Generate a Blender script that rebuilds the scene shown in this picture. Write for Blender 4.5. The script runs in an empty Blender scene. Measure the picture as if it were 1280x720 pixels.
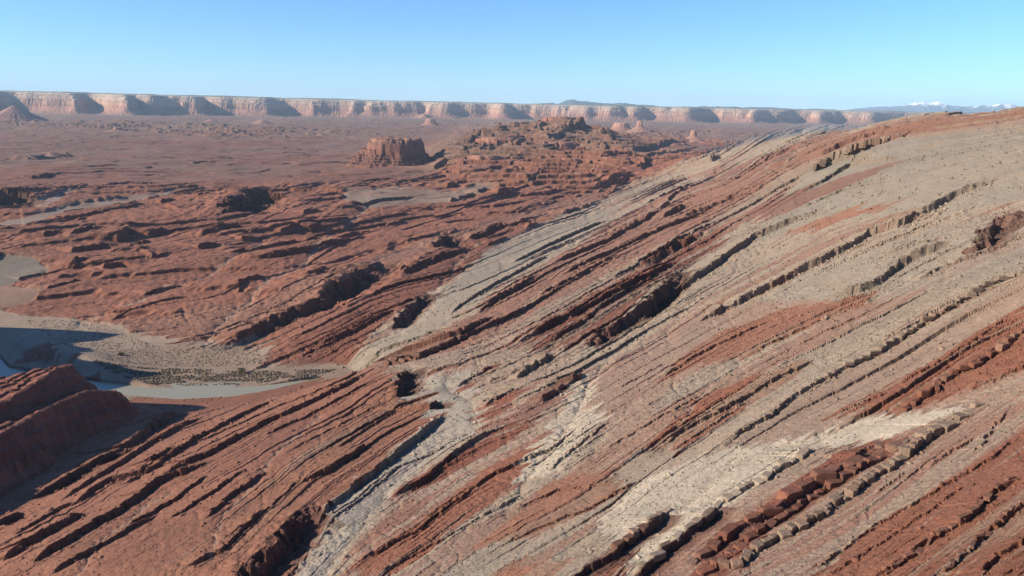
import bpy, math, random
import numpy as np
from mathutils import Matrix, Vector
R = math.radians
f4 = np.float32

# ------------------------------------------------------------------ camera, sky, sun
FPX = 900.0                        # focal length in pixels of a 1280 px wide frame
CAMZ = 250.0                       # metres above the river
PITCH = math.atan(229 / FPX)
ROLL = R(1.07)
fwd = Vector((0, math.cos(PITCH), -math.sin(PITCH)))
r0 = Vector((1, 0, 0)); u0 = r0.cross(fwd)
rgt = r0 * math.cos(ROLL) + u0 * math.sin(ROLL)
upv = rgt.cross(fwd)
sc = bpy.context.scene
col = sc.collection
cam_d = bpy.data.cameras.new('camera'); cam = bpy.data.objects.new('camera', cam_d); col.objects.link(cam)
cam_d.sensor_width = 36; cam_d.lens = 36 * FPX / 1280
cam_d.clip_start = 1; cam_d.clip_end = 200000
M = Matrix((rgt, upv, -fwd)).transposed().to_4x4(); M.translation = (0, 0, CAMZ)
cam.matrix_world = M
sc.camera = cam

SUN_AZ = R(-104)                   # seen from the camera: left, a little behind
SUN_EL = R(25)
sc.world = bpy.data.worlds.new('World'); sc.world.use_nodes = True
wn = sc.world.node_tree.nodes; wl = sc.world.node_tree.links
bg = wn['Background']; bg.inputs[1].default_value = 0.088
sky = wn.new('ShaderNodeTexSky'); sky.sky_type = 'NISHITA'; sky.sun_disc = False
sky.sun_elevation = SUN_EL; sky.sun_rotation = SUN_AZ
sky.altitude = 1500; sky.air_density = 1.1; sky.dust_density = 0.0; sky.ozone_density = 2.5
tint = wn.new('ShaderNodeVectorMath'); tint.operation = 'MULTIPLY'; tint.inputs[1].default_value = (.50, .82, 1.22)
wl.new(sky.outputs[0], tint.inputs[0]); wl.new(tint.outputs[0], bg.inputs[0])
sd = bpy.data.lights.new('sun', 'SUN'); sd.energy = 5.0; sd.angle = R(0.5); sd.color = (1.0, 0.90, 0.75)
so = bpy.data.objects.new('sun', sd); col.objects.link(so)
sdir = Vector((math.sin(SUN_AZ) * math.cos(SUN_EL), math.cos(SUN_AZ) * math.cos(SUN_EL), math.sin(SUN_EL)))
so.rotation_euler = sdir.to_track_quat('Z', 'Y').to_euler()
sc.view_settings.view_transform = 'Standard'; sc.view_settings.look = 'None'
sc.view_settings.gamma = 1; sc.view_settings.exposure = 0.84
sc.cycles.max_bounces = 4; sc.cycles.diffuse_bounces = 1; sc.cycles.volume_bounces = 1
sc.cycles.use_denoising = True

# ------------------------------------------------------------------ helpers
def ray(px, py):
    d = fwd * FPX + rgt * (px - 640) - upv * (py - 360)
    h = math.hypot(d.x, d.y)
    return math.atan2(d.x, d.y), d.z / h           # azimuth, slope

def project(X, Y, Z):
    Z = Z - CAMZ
    w = X * fwd.x + Y * fwd.y + Z * fwd.z
    w = np.maximum(w, 1.0)
    return (640 + FPX * (X * rgt.x + Y * rgt.y + Z * rgt.z) / w,
            360 - FPX * (X * upv.x + Y * upv.y + Z * upv.z) / w)

def hsh(ix, iy, seed):
    h = (ix.astype(np.uint32) * np.uint32(374761393) + iy.astype(np.uint32) * np.uint32(668265263)
         + np.uint32((seed * 2246822519 + 3266489917) & 0xffffffff))
    h = (h ^ (h >> np.uint32(13))) * np.uint32(1274126177)
    h = (h ^ (h >> np.uint32(15))) * np.uint32(2246822519)
    return h ^ (h >> np.uint32(16))

def h01(ix, iy, seed):
    return (hsh(ix, iy, seed) & np.uint32(0xffffff)).astype(f4) / f4(16777215)

def noise(x, y, seed=0):
    x = np.asarray(x, f4); y = np.asarray(y, f4)
    xf = np.floor(x); yf = np.floor(y)
    ix = xf.astype(np.int64); iy = yf.astype(np.int64)
    dx = x - xf; dy = y - yf
    sx = dx * dx * dx * (dx * (dx * 6 - 15) + 10); sy = dy * dy * dy * (dy * (dy * 6 - 15) + 10)
    def g(ox, oy):
        a = h01(ix + ox, iy + oy, seed) * f4(6.2831853)
        return np.cos(a) * (dx - ox) + np.sin(a) * (dy - oy)
    a = g(0, 0); a += (g(1, 0) - a) * sx
    b = g(0, 1); b += (g(1, 1) - b) * sx
    return (a + (b - a) * sy) * f4(1.5)             # about -1..1

def fbm(x, y, o, seed=0, gain=0.5, lac=2.03):
    s = 0; a = 1.0; t = 0
    for i in range(o):
        s = s + noise(x, y, seed + i * 17) * a; t += a
        x = x * lac + 13.7; y = y * lac - 7.3; a *= gain
    return s / t

def ridged(x, y, o, seed=0, gain=0.5, lac=2.05):
    s = 0; a = 1.0; t = 0
    for i in range(o):
        s = s + (1 - np.abs(noise(x, y, seed + i * 31))) * a; t += a
        x = x * lac + 5.1; y = y * lac + 9.7; a *= gain
    return s / t

def sstep(a, b, x):
    t = np.clip((x - a) / (b - a), 0, 1)
    return t * t * (3 - 2 * t)

class TPS:
    def __init__(s, P, V, lam=1e-3):
        P = np.array(P, float); V = np.array(V, float); n = len(P)
        s.P = P
        K = s.k(((P[:, None] - P[None]) ** 2).sum(-1)) + lam * np.eye(n)
        Q = np.hstack([np.ones((n, 1)), P])
        A = np.zeros((n + 3, n + 3)); A[:n, :n] = K; A[:n, n:] = Q; A[n:, :n] = Q.T
        s.w = np.linalg.solve(A, np.concatenate([V, np.zeros(3)]))
    def k(s, r2):
        return 0.5 * r2 * np.log(np.maximum(r2, 1e-12))
    def __call__(s, x, y):
        n = len(s.P)
        o = s.w[n] + s.w[n + 1] * x + s.w[n + 2] * y
        for i in range(n):
            o = o + s.w[i] * s.k((x - s.P[i, 0]) ** 2 + (y - s.P[i, 1]) ** 2)
        return o

# ------------------------------------------------------------------ base relief from surveyed points
ZP = [  # pixel in the 1280x720 frame, height of the ground seen there
 (0,720,60),(100,720,68),(200,720,75),(300,715,80),(0,640,42),(100,640,50),(200,640,62),(300,640,72),(390,640,80),
 (200,570,45),(300,570,58),(400,570,70),(480,570,74),(300,525,34),(400,520,54),(470,490,56),(530,520,66),(380,487,26),
 (460,464,44),(255,516,12),(0,600,28),(0,540,28),(70,540,24),(150,530,14),(0,436,18),(50,440,18),(90,452,14),(0,500,24),(49,472,24),(125,468,2),(120,487,18),
 (100,420,0),(200,440,0),(300,450,0),(200,490,-0.5),(290,488,-0.5),(340,480,0),(425,462,6),(350,443,5),(0,395,0),(50,400,1),(0,410,1),(160,458,0),(250,465,0),(330,465,1),(390,466,2),(100,438,0),(240,436,0),(330,434,4),
 (100,350,8),(250,330,15),(400,345,20),(100,290,10),(300,280,18),(450,270,12),(0,330,0),(0,300,5),(100,250,0),(300,240,5),(0,260,0),(200,235,0),
 (450,230,5),(550,245,8),(0,220,2),(150,215,6),(300,210,0),(400,200,0),
 (400,432,12),(500,378,20),(560,337,22),(640,302,20),(700,275,17),(800,228,12),(870,197,10),
 (640,720,110),(540,720,98),(450,720,88),(640,600,95),(540,600,84),(640,500,86),(560,470,67),(640,430,74),(560,420,52),(640,370,56),(600,362,38),
 (740,720,122),(740,600,106),(740,480,96),(740,400,88),(740,330,64),(740,290,42),(850,720,130),(850,600,120),(850,500,112),(850,400,105),
 (850,320,92),(850,260,68),(850,225,36),(960,720,138),(960,600,130),(960,500,125),(960,400,121),(960,320,120),(960,250,120),(960,205,118),
 (1100,720,148),(1100,600,141),(1100,500,139),(1100,400,145),(1100,300,160),(1100,230,180),(1100,180,205),
 (1280,720,165),(1280,600,158),(1280,500,156),(1280,400,164),(1280,300,180),(1280,220,205),
 (700,240,9),(620,242,6),(560,215,6),(820,187,5),(560,190,3),(480,215,5)]
DP = [(1280,165,800),(1280,134,1100),(1120,146,1650),(1000,166,2200),(940,178,2600),
 (620,182,3500),(700,161,4500),(640,171,4200),(755,167,4700),(700,200,2900),(620,212,2650),(780,202,3100),(580,205,2900)]
WP = [(1280,1700,230),(1280,3500,60),(1120,2300,180),(1120,4500,10),(1000,3000,110),(1000,5000,0),(940,3500,50),(940,5500,0),(1280,6000,0),
 (700,5600,8),(620,5000,4),(760,5800,4),(-300,300,35),(-300,600,5),(-300,1000,0),(-300,3000,0),(1500,150,175),(1500,400,215),(1500,1000,275),
 (1500,2000,170),(1500,4000,30),(640,110,128),(0,110,95),(320,110,110),(960,110,150),(1280,110,168)]
for x in (-600, -200, 100, 400, 700, 1000, 1300, 1700):
    WP += [(x, 7500, 0), (x, 12000, 0)]
Pc, Vc = [], []
for x, y, z in ZP:
    a, s = ray(x, y); Pc.append((a, math.log((z - CAMZ) / s))); Vc.append(z)
for x, y, d in DP:
    a, s = ray(x, y); Pc.append((a, math.log(d))); Vc.append(CAMZ + s * d)
for x, d, z in WP:
    a = math.atan((x - 640) / FPX / math.cos(PITCH)); Pc.append((a, math.log(d))); Vc.append(z)
tps = TPS(Pc, Vc, 0.002)
UC = np.arange(-1.32, 1.321, 0.008); VC = np.arange(math.log(85), math.log(70000), 0.008)
UU, VV = np.meshgrid(UC, VC)
uclamp = np.clip(UU, -0.78, 0.78)
ZC = tps(uclamp, np.minimum(VV, math.log(9000)))
fade = sstep(5500, 8500, np.exp(VV))
ZC = ZC * (1 - fade)
def lerp2(G, u, v):
    fu = np.clip((u - UC[0]) / 0.008, 0, len(UC) - 1.001); fv = np.clip((v - VC[0]) / 0.008, 0, len(VC) - 1.001)
    iu = fu.astype(int); iv = fv.astype(int); fu = fu - iu; fv = fv - iv
    return (G[iv, iu] * (1 - fu) * (1 - fv) + G[iv, iu + 1] * fu * (1 - fv) + G[iv + 1, iu] * (1 - fu) * fv + G[iv + 1, iu + 1] * fu * fv)
def unproj(px, py):                # pixel -> (azimuth, ln distance) on the base relief
    a, s = ray(px, py)
    v = np.arange(math.log(88), math.log(30000), 0.002)
    z = lerp2(ZC, np.full_like(v, a), v)
    below = np.nonzero(CAMZ + s * np.exp(v) <= z)[0]
    return a, (v[below[0]] if len(below) else math.log(12000))

# strike lines: the bedding runs along these
SL = [(0,[(0,430),(140,395),(289,365),(400,325),(560,285),(700,235),(800,205),(890,187)]),
 (100,[(0,504),(90,455),(229,465),(289,433),(397,379),(480,336),(560,300),(680,265),(800,225),(900,192)]),
 (200,[(0,640),(68,607),(150,562),(221,512),(426,463),(565,409),(644,360),(775,290),(856,236),(954,192),(1060,165),(1180,145),(1280,137)]),
 (280,[(37,709),(112,660),(202,600),(270,574),(356,520),(465,463)]),
 (300,[(647,430),(726,390),(812,345),(880,307),(942,270),(1017,214),(1137,170),(1280,155)]),
 (380,[(300,720),(367,649),(457,580),(730,431),(805,386),(867,349),(942,296),(1047,250),(1160,215),(1280,182)]),
 (450,[(400,652),(494,585),(587,535),(867,405),(950,364),(1077,304),(1194,244),(1280,214)]),
 (520,[(434,712),(527,660),(617,592),(730,527),(826,472),(920,420),(1040,368),(1194,306),(1280,262)]),
 (620,[(625,682),(737,637),(822,560),(950,484),(1027,444),(1130,395),(1280,325)]),
 (680,[(899,562),(987,499),(1085,448),(1175,390),(1280,339)]),
 (800,[(800,709),(879,649),(957,600),(1044,555),(1126,514),(1220,456),(1280,416)]),
 (870,[(886,712),(987,664),(1077,604),(1152,549),(1224,504),(1280,465)]),
 (1000,[(1107,716),(1175,667),(1246,611),(1280,592)])]
sp, sv = [], []
for s, pts in SL:
    for p in pts: sp.append((p[0] / 1000, p[1] / 1000)); sv.append(s)
tpss = TPS(sp, sv, 0.01)

# ledges: (dark thickness in px, polyline from lower left to upper right; the drop is on the right-hand side)
LEDGES = [
 (16,[(270,436),(289,430),(322,409),(367,388),(397,379),(416,360),(446,349),(480,336),(500,328)]),
 (3,[(229,427),(270,420),(322,405)]),(3,[(139,403),(165,392),(202,381),(240,373)]),(6,[(178,371),(203,363),(229,357)]),
 (5,[(296,366),(300,358),(330,347)]),(5,[(375,446),(412,429),(450,409),(480,397)]),(3,[(360,436),(412,418),(470,388)]),
 (4,[(426,463),(446,452),(480,441)]),
 (9,[(28,626),(68,607),(150,562),(202,525),(221,511)]),(5,[(75,630),(150,581),(221,536),(262,517)]),(5,[(90,632),(135,603),(176,592),(225,559)]),
 (5,[(142,611),(195,585),(262,540),(349,497)]),(6,[(200,600),(262,566),(337,525),(412,491),(465,462)]),(4,[(19,675),(75,637),(100,628)]),
 (8,[(37,709),(112,660),(202,600),(270,574)]),(4,[(157,660),(210,630),(262,592)]),(4,[(210,649),(262,619),(311,583)]),
 (5,[(255,649),(285,622),(337,585)]),(3,[(274,682),(311,660),(360,615),(379,592)]),(6,[(375,604),(412,589),(457,559),(469,557)]),
 (3,[(356,566),(412,536),(480,502)]),(3,[(420,560),(480,520),(520,500)]),(3,[(330,545),(400,512),(470,475)]),
 (34,[(290,732),(337,690),(367,649),(397,631),(405,630)]),(14,[(-10,590),(20,577),(30,570)]),(12,[(-5,655),(25,640)]),
 (8,[(0,705),(50,672),(110,640)]),(5,[(60,720),(130,678),(200,640)]),(5,[(230,712),(280,690),(330,640)]),
 (7,[(486,622),(531,600),(587,555),(640,529)]),(2.5,[(400,652),(437,630),(494,585),(560,556),(590,548)]),
 (5,[(434,712),(527,660),(617,592),(685,562),(730,527)]),(3,[(467,720),(550,675),(632,630),(660,610)]),
 (4,[(625,682),(674,660),(737,637),(805,597)]),(3,[(640,640),(700,612),(790,600)]),(13,[(700,735),(726,716),(764,694),(790,671),(835,638)]),
 (4,[(569,482),(617,457)]),(4,[(606,506),(644,486)]),(9,[(670,506),(704,487),(730,467)]),(2,[(659,585),(700,559),(752,529)]),
 (3,[(685,589),(730,551),(764,525)]),(2.5,[(756,562),(801,536),(880,491)]),(2,[(775,484),(831,454)]),(3,[(400,660),(460,617),(500,580)]),
 (12,[(790,722),(822,692),(852,671),(879,649),(901,630)]),(5,[(895,633),(924,615),(957,600),(976,585),(1017,561),(1029,558)]),
 (8,[(870,722),(886,712),(924,705),(950,682),(987,664),(1017,649),(1044,626),(1077,604),(1119,577),(1152,551),(1179,536),(1197,523),(1224,505)]),
 (12,[(864,705),(890,682),(924,660),(965,641),(991,619),(1032,600),(1074,574),(1100,551)]),
 (9,[(912,694),(972,649),(1010,619),(1062,592),(1122,559)]),
 (5,[(899,562),(927,540),(961,521),(987,499),(1021,478),(1055,461),(1085,448),(1130,420),(1175,390),(1209,369),(1250,349),(1290,335)]),
 (3.5,[(1006,716),(1085,664),(1137,634),(1201,596),(1235,574),(1290,534)]),(3,[(1030,722),(1100,680),(1160,640),(1220,600)]),
 (7,[(1090,725),(1137,697),(1175,667),(1212,645),(1246,611),(1290,588)]),(6,[(1179,718),(1205,694),(1231,671),(1257,645),(1290,620)]),
 (7,[(1215,728),(1250,694),(1290,668)]),(3,[(1156,585),(1201,559),(1220,546)]),(3,[(1212,570),(1240,540),(1261,510)]),
 (2.5,[(1096,615),(1134,589)]),(3,[(1250,722),(1290,700)]),
 (8,[(867,405),(905,386),(950,364),(1002,337),(1032,324),(1060,308),(1085,292),(1122,281),(1145,270),(1194,244),(1231,229),(1290,211)]),
 (9,[(1035,374),(1074,364),(1107,349),(1122,332),(1152,319),(1194,304)]),(17,[(1205,318),(1218,308),(1229,294),(1250,277),(1290,255)]),
 (4,[(1145,349),(1175,334),(1242,311),(1290,288)]),(7,[(834,362),(867,349),(905,322),(942,296),(995,274),(1047,255)]),
 (14,[(795,398),(822,371),(841,349)]),(12,[(725,434),(760,412),(805,386),(824,367),(846,341),(865,330)]),
 (8,[(647,430),(674,416),(726,390),(775,367),(812,345),(850,322)]),(6,[(677,433),(722,409),(756,382),(800,356),(839,334)]),
 (9,[(475,457),(524,446),(565,427),(595,409),(617,396)]),(4,[(426,463),(452,454),(475,439),(520,424),(565,409)]),
 (5,[(595,390),(644,360),(674,343)]),(4,[(670,371),(711,352),(775,319)]),(15,[(488,412),(512,384),(539,364)]),
 (22,[(400,377),(434,349),(475,330),(497,328)]),(18,[(539,310),(555,300),(572,296)]),(5,[(400,431),(449,412),(494,390)]),
 (3,[(610,476),(651,465)]),(7,[(644,472),(670,456),(692,442)]),(3,[(826,472),(875,442),(920,420),(969,397)]),(2.5,[(939,439),(980,420),(1040,394),(1092,371)]),
 (5,[(822,555),(875,525),(909,510),(950,484),(987,465),(1027,444)]),(3,[(845,562),(912,517),(940,500)]),(3,[(1122,487),(1160,465),(1212,435),(1272,386)]),
 (6,[(1126,514),(1167,487),(1175,476),(1220,456),(1257,431),(1290,410)]),(2.5,[(1047,517),(1111,495)]),(4,[(1212,487),(1250,472),(1290,452)]),
 (9,[(1017,214),(1040,202),(1059,195),(1107,176),(1137,165)]),(6,[(1020,197),(1047,184),(1090,168),(1122,157)]),(4,[(931,210),(969,195),(995,184),(1030,176)]),
 (4,[(924,221),(987,202),(1062,172),(1182,150),(1270,138)]),(4,[(822,266),(867,229),(912,214)]),(6,[(826,272),(864,251)]),
 (5,[(845,277),(912,247),(999,214)]),(5,[(995,244),(1025,229),(1062,206),(1130,197)]),(3,[(1145,187),(1182,178)]),
 (3,[(800,259),(856,236),(897,217),(954,190)]),(9,[(884,204),(898,195)]),(9,[(800,337),(845,307),(879,292),(909,290)]),
 (5,[(700,345),(760,315),(830,285),(900,255)]),(5,[(690,330),(760,300),(830,262)]),(4,[(760,350),(830,315),(900,275)]),
 (4,[(640,330),(700,300),(760,275)]),(4,[(560,395),(620,355),(690,318)]),(3,[(1110,320),(1145,309),(1180,298)]),(4,[(700,268),(760,250)]),(6,[(585,300),(640,283),(690,270)]),
 (7,[(500,345),(560,318),(600,306)]),(6,[(1060,205),(1100,192)]),(3,[(1000,262),(1060,235),(1120,222)]),
 (10,[(395,655),(425,622),(470,590),(512,556),(545,528),(556,514)]),
 (20,[(495,498),(500,478),(508,462)]),(12,[(536,512),(546,503)]),
 # hummocks and cut banks of the red basin
 (26,[(276,272),(296,252),(330,239),(362,243)]),(8,[(54,302),(70,295),(88,293)]),(8,[(88,302),(112,292),(144,290)]),(10,[(146,300),(160,292),(178,291)]),
 (7,[(184,293),(210,286)]),(8,[(86,316),(124,307),(157,302)]),(10,[(247,298),(277,286),(322,279)]),(7,[(247,312),(275,306)]),(6,[(285,316),(337,308),(405,300)]),
 (6,[(160,310),(190,304)]),(7,[(188,324),(215,319)]),(9,[(88,339),(105,328),(129,325)]),(8,[(128,341),(150,335),(182,335)]),(6,[(200,257),(220,252)]),
 (6,[(206,264),(228,268)]),(6,[(247,251),(264,247)]),(6,[(378,270),(410,266)]),(4,[(64,280),(110,275),(140,269)]),(7,[(355,240),(395,241),(445,246)]),
 (16,[(-20,262),(0,244),(30,244),(62,258)]),(6,[(36,222),(75,217)]),(5,[(420,305),(450,292),(490,286)]),(5,[(330,325),(380,316),(430,306)]),
 (6,[(350,290),(372,284)]),(6,[(300,300),(325,296)]),(7,[(384,286),(400,282)]),(5,[(420,285),(440,279)]),(4,[(430,262),(480,252),(540,246)]),
 (3,[(240,205),(262,203)]),(3,[(120,234),(160,228),(200,232)]),(4,[(20,350),(60,342)]),(4,[(60,366),(100,352)]),(5,[(560,254),(590,246),(612,243)]),
 # terraced hills in the middle distance
 (6,[(543,213),(563,209)]),(7,[(587,184),(600,177),(616,180)]),(6,[(583,190),(600,186)]),(8,[(598,200),(612,193)]),(5,[(580,212),(595,207),(610,209)]),(6,[(560,236),(585,230)]),
 (6,[(596,243),(612,238)]),(6,[(622,247),(650,242)]),(5,[(640,250),(680,246),(720,238)]),(9,[(706,173),(720,169),(746,168)]),(8,[(684,185),(700,177),(720,182)]),
 (7,[(703,200),(716,193)]),(6,[(694,216),(707,211)]),(5,[(707,212),(724,207)]),(5,[(656,186),(668,182)]),(5,[(645,195),(665,190)]),(4,[(620,206),(660,201)]),(4,[(650,207),(690,203)]),
 (5,[(660,172),(690,168)]),(6,[(747,200),(762,191)]),(5,[(730,190),(760,188)]),(4,[(610,172),(640,168)]),
 (6,[(790,194),(812,184),(835,180),(860,176)]),(6,[(760,232),(790,222)]),(5,[(740,236),(770,228),(800,218)]),(5,[(640,225),(670,222)]),(6,[(800,212),(815,200)]),(4,[(780,205),(800,200),(850,190),(880,182)]),
]

# colour regions: (polygon, feather px, colour, mix of red beds 0..1 or None, strata relief, hummock relief)
RED = (0.205, 0.080, 0.050); DRED = (0.15, 0.064, 0.044); ORG = (0.285, 0.125, 0.070); GRY = (0.27, 0.22, 0.16); TAN = (0.32, 0.235, 0.163)
CRM = (0.50, 0.405, 0.29); PNK = (0.30, 0.185, 0.127); BRN = (0.22, 0.15, 0.115); LGR = (0.31, 0.262, 0.205)
REGIONS = [
 ([(-400,232),(430,232),(560,212),(900,186),(800,232),(640,305),(500,380),(330,455),(-400,460)],10,(0.275,0.104,0.060),.9,.25,1.),
 ([(430,242),(500,236),(570,240),(600,232),(622,240),(560,256),(470,262),(430,256)],8,(0.27,0.18,0.125),.1,.1,.15),
 ([(160,405),(330,372),(480,318),(600,280),(700,254),(790,236),(700,268),(560,305),(480,345),(330,420),(230,424)],10,(0.275,0.13,0.083),.6,.7,.3),
 ([(-400,395),(0,388),(60,395),(150,405),(230,430),(330,432),(345,450),(440,458),(430,466),(375,476),(290,490),(230,493),(175,488),(120,484),(60,482),(-20,474),(-400,470)],4,(0.34,0.245,0.17),.0,0,0),
 ([(110,452),(140,456),(230,458),(310,464),(425,461),(400,469),(378,475),(300,483),(230,486),(185,484),(150,474)],3,(0.20,0.155,0.105),0,0,0),
 ([(-50,345),(0,318),(40,320),(62,340),(30,352),(0,360)],4,(0.21,0.165,0.12),0,0,0),
 ([(-50,350),(0,358),(60,362),(40,378),(0,385)],6,(0.27,0.165,0.115),0,0,0.1),
 ([(0,276),(70,262),(160,245),(235,237),(200,248),(110,262),(50,280),(0,285)],4,(0.27,0.20,0.145),0,0,.05),
 ([(20,254),(60,246),(100,238),(90,246),(50,262)],3,(0.34,0.26,0.20),0,0,.05),
 ([(320,456),(400,426),(500,370),(560,333),(700,270),(800,225),(900,184),(1000,160),(1120,138),(1400,100),(1700,300),(1700,900),(300,900),(400,600),(480,455)],5,TAN,.25,1,.1),
 ([(310,458),(350,435),(420,395),(500,345),(570,300),(640,290),(600,320),(540,365),(480,405),(440,440),(405,463)],5,RED,.85,.9,.2),
 ([(405,462),(470,426),(512,402),(547,372),(582,334),(626,311),(700,283),(790,248),(740,285),(660,325),(600,378),(520,425),(470,450)],5,GRY,.1,.5,.05),
 ([(470,458),(600,385),(700,318),(800,258),(900,212),(1010,178),(1150,150),(1400,120),(1400,148),(1120,190),(1010,225),(960,262),(900,300),(860,335),(740,425),(650,442)],6,PNK,.62,1.2,.1),
 ([(640,440),(740,372),(850,300),(905,285),(915,300),(850,340),(760,420),(700,440)],4,DRED,.8,1.4,.1),
 ([(1020,205),(1130,172),(1280,158),(1400,150),(1400,300),(1280,250),(1100,270),(1000,290),(950,300),(960,262)],8,GRY,.15,.35,.05),
 ([(940,262),(1000,240),(1060,220),(1140,197),(1080,225),(1020,248),(960,275)],4,RED,.7,.6,.1),
 ([(980,290),(1060,262),(1140,248),(1080,268),(1010,292)],4,ORG,.6,.5,.1),
 ([(880,420),(1000,345),(1150,290),(1400,230),(1400,330),(1220,350),(1100,375),(1000,385)],6,GRY,.05,.8,.1),
 ([(0,440),(60,430),(90,450),(140,486),(230,492),(290,489),(370,475),(460,460),(488,461),(505,490),(552,520),(500,560),(440,610),(400,640),(365,730),(340,900),(-400,900),(-400,440)],3,(0.265, 0.100, 0.057),1.25,.45,.15),
 ([(390,540),(500,480),(535,515),(480,560),(420,600),(350,640),(300,700),(200,720),(300,640)],9,ORG,1.1,.8,.1),
 ([(495,466),(560,472),(592,500),(602,540),(560,562),(480,622),(430,690),(400,730),(355,730),(405,640),(440,612),(500,562),(552,520),(508,492)],3,LGR,.03,.6,.1),
 ([(480,462),(560,440),(640,432),(720,440),(740,470),(690,560),(600,640),(470,730),(420,730),(480,640),(590,560),(600,500),(560,474)],6,PNK,.3,1,.1),
 ([(510,470),(600,465),(590,500),(602,530),(540,520)],4,LGR,.03,.4,.1),
 ([(562,486),(617,455),(628,458),(590,482)],2,RED,.8,1,0),([(600,508),(644,486),(652,494),(612,526)],2,RED,.7,1,0),
 ([(640,515),(700,470),(728,464),(734,470),(700,492),(662,540),(640,530)],3,BRN,.5,1,0),
 ([(486,622),(590,556),(640,527),(664,530),(622,562),(540,606)],2,RED,.75,1.2,0),
 ([(434,712),(527,655),(600,590),(660,560),(730,525),(736,531),(690,565),(600,640),(480,725)],3,ORG,.75,1.2,0),
 ([(585,690),(640,640),(690,600),(740,588),(800,590),(808,597),(740,637),(680,665)],2,ORG,.85,.7,0),
 ([(480,730),(560,680),(640,620),(660,625),(590,690),(640,690),(720,660),(700,730)],5,GRY,.3,1,.1),
 ([(600,730),(640,700),(720,700),(690,730)],5,ORG,.6,.8,.1),
 ([(715,722),(760,690),(800,650),(835,636),(840,650),(800,690),(770,730)],2,RED,.8,1.2,0),
 ([(640,600),(690,530),(725,470),(760,462),(765,500),(745,535),(700,590)],4,CRM,.05,.7,0),
 ([(740,470),(830,405),(960,372),(1040,375),(930,440),(840,480),(800,540),(760,560),(750,520)],8,PNK,.3,.6,.1),
 ([(760,600),(800,570),(900,500),(1000,470),(1100,430),(1400,290),(1400,360),(1290,340),(1100,440),(1000,495),(905,560),(850,600),(800,640)],8,TAN,.08,.35,.1),
 ([(826,474),(880,425),(960,392),(1090,366),(1096,372),(1000,412),(930,446),(860,462)],3,ORG,.7,.8,.05),
 ([(800,562),(870,500),(950,468),(1027,442),(1000,466),(930,512),(860,562)],3,ORG,.8,1,.05),
 ([(905,560),(1000,495),(1100,445),(1290,342),(1400,300),(1400,480),(1224,505),(1100,525),(960,562)],5,PNK,.25,.7,.1),
 ([(1040,518),(1150,462),(1280,380),(1400,330),(1400,440),(1280,460),(1200,490),(1120,516)],4,ORG,.85,1,.1),
 ([(745,650),(800,600),(880,568),(960,548),(1030,548),(1034,560),(960,600),(880,650),(835,690),(800,712),(770,680)],6,CRM,.04,.35,0),
 ([(930,562),(1100,520),(1224,502),(1130,545),(1060,562),(1000,560)],4,CRM,.08,.2,0),
 ([(780,730),(830,690),(900,640),(1020,562),(1110,548),(1230,505),(1400,440),(1400,560),(1250,560),(1100,650),(980,730)],5,PNK,.3,.9,.1),
 ([(850,730),(900,672),(1000,600),(1060,562),(1110,549),(1124,562),(1000,640),(920,705),(900,730)],3,RED,.8,1,.1),
 ([(1000,730),(1100,655),(1200,592),(1280,535),(1400,480),(1400,900),(950,900)],4,ORG,.82,1,.1),
]
RIVER = [(-110,372),(-38,390),(-27,410),(-32,436),(-6,464),(60,476),(120,484),(175,490),(230,494),(290,491),(340,485),(375,478),(400,474)]

# ------------------------------------------------------------------ terrain grid (denser where the picture is closer)
Q = 1.0
du = 0.0012 * Q
ug = np.concatenate([np.linspace(-1.3, -0.70, 60, endpoint=False), np.arange(-0.70, 0.70, du), np.linspace(0.70, 1.3, 60)])
def rows(a, b, dv): return np.arange(math.log(a), math.log(b), dv * Q)
vg = np.concatenate([rows(90, 420, .0018), rows(420, 1600, .0016), rows(1600, 5500, .0017), rows(5500, 12000, .005), rows(12000, 68000, .03)])
nu, nv = len(ug), len(vg)
U, V = np.meshgrid(ug, vg); U = U.astype(f4); V = V.astype(f4)
D = np.exp(V)
zb = lerp2(ZC, U, V).astype(f4)
X = D * np.sin(U); Y = D * np.cos(U)
PX, PY = project(X, Y, zb); PX = PX.astype(f4); PY = PY.astype(f4)
off = (np.abs(U) > 0.72) | (PY > 760)

# strata coordinate on a coarse lattice, then upsampled
XC = np.exp(VV) * np.sin(UU); YC = np.exp(VV) * np.cos(UU)
PXC, PYC = project(XC, YC, ZC)
SC = tpss(np.clip(PXC, -150, 1430) / 1000, np.clip(PYC, 120, 800) / 1000)
S = lerp2(SC, U, V).astype(f4)
T = PX * f4(0.85) - PY * f4(0.5)

# domain warp shared by ledges and regions (in px)
w1 = fbm(PX / 60, PY / 40, 3, 5); w2 = fbm(PX / 60, PY / 40, 3, 55)
w3 = noise(PX / 9, PY / 6, 77); w4 = noise(PX / 9, PY / 6, 78)
stk = (noise(S / 7, T / 140, 301) * 26 + noise(S / 2.6, T / 60, 302) * 12) * sstep(0, 60, S)
QX = PX + w1 * 5 + w3 * 1.5 + stk * .88; QY = PY + w2 * 4 + w4 * 1.2 - stk * .47

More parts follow.
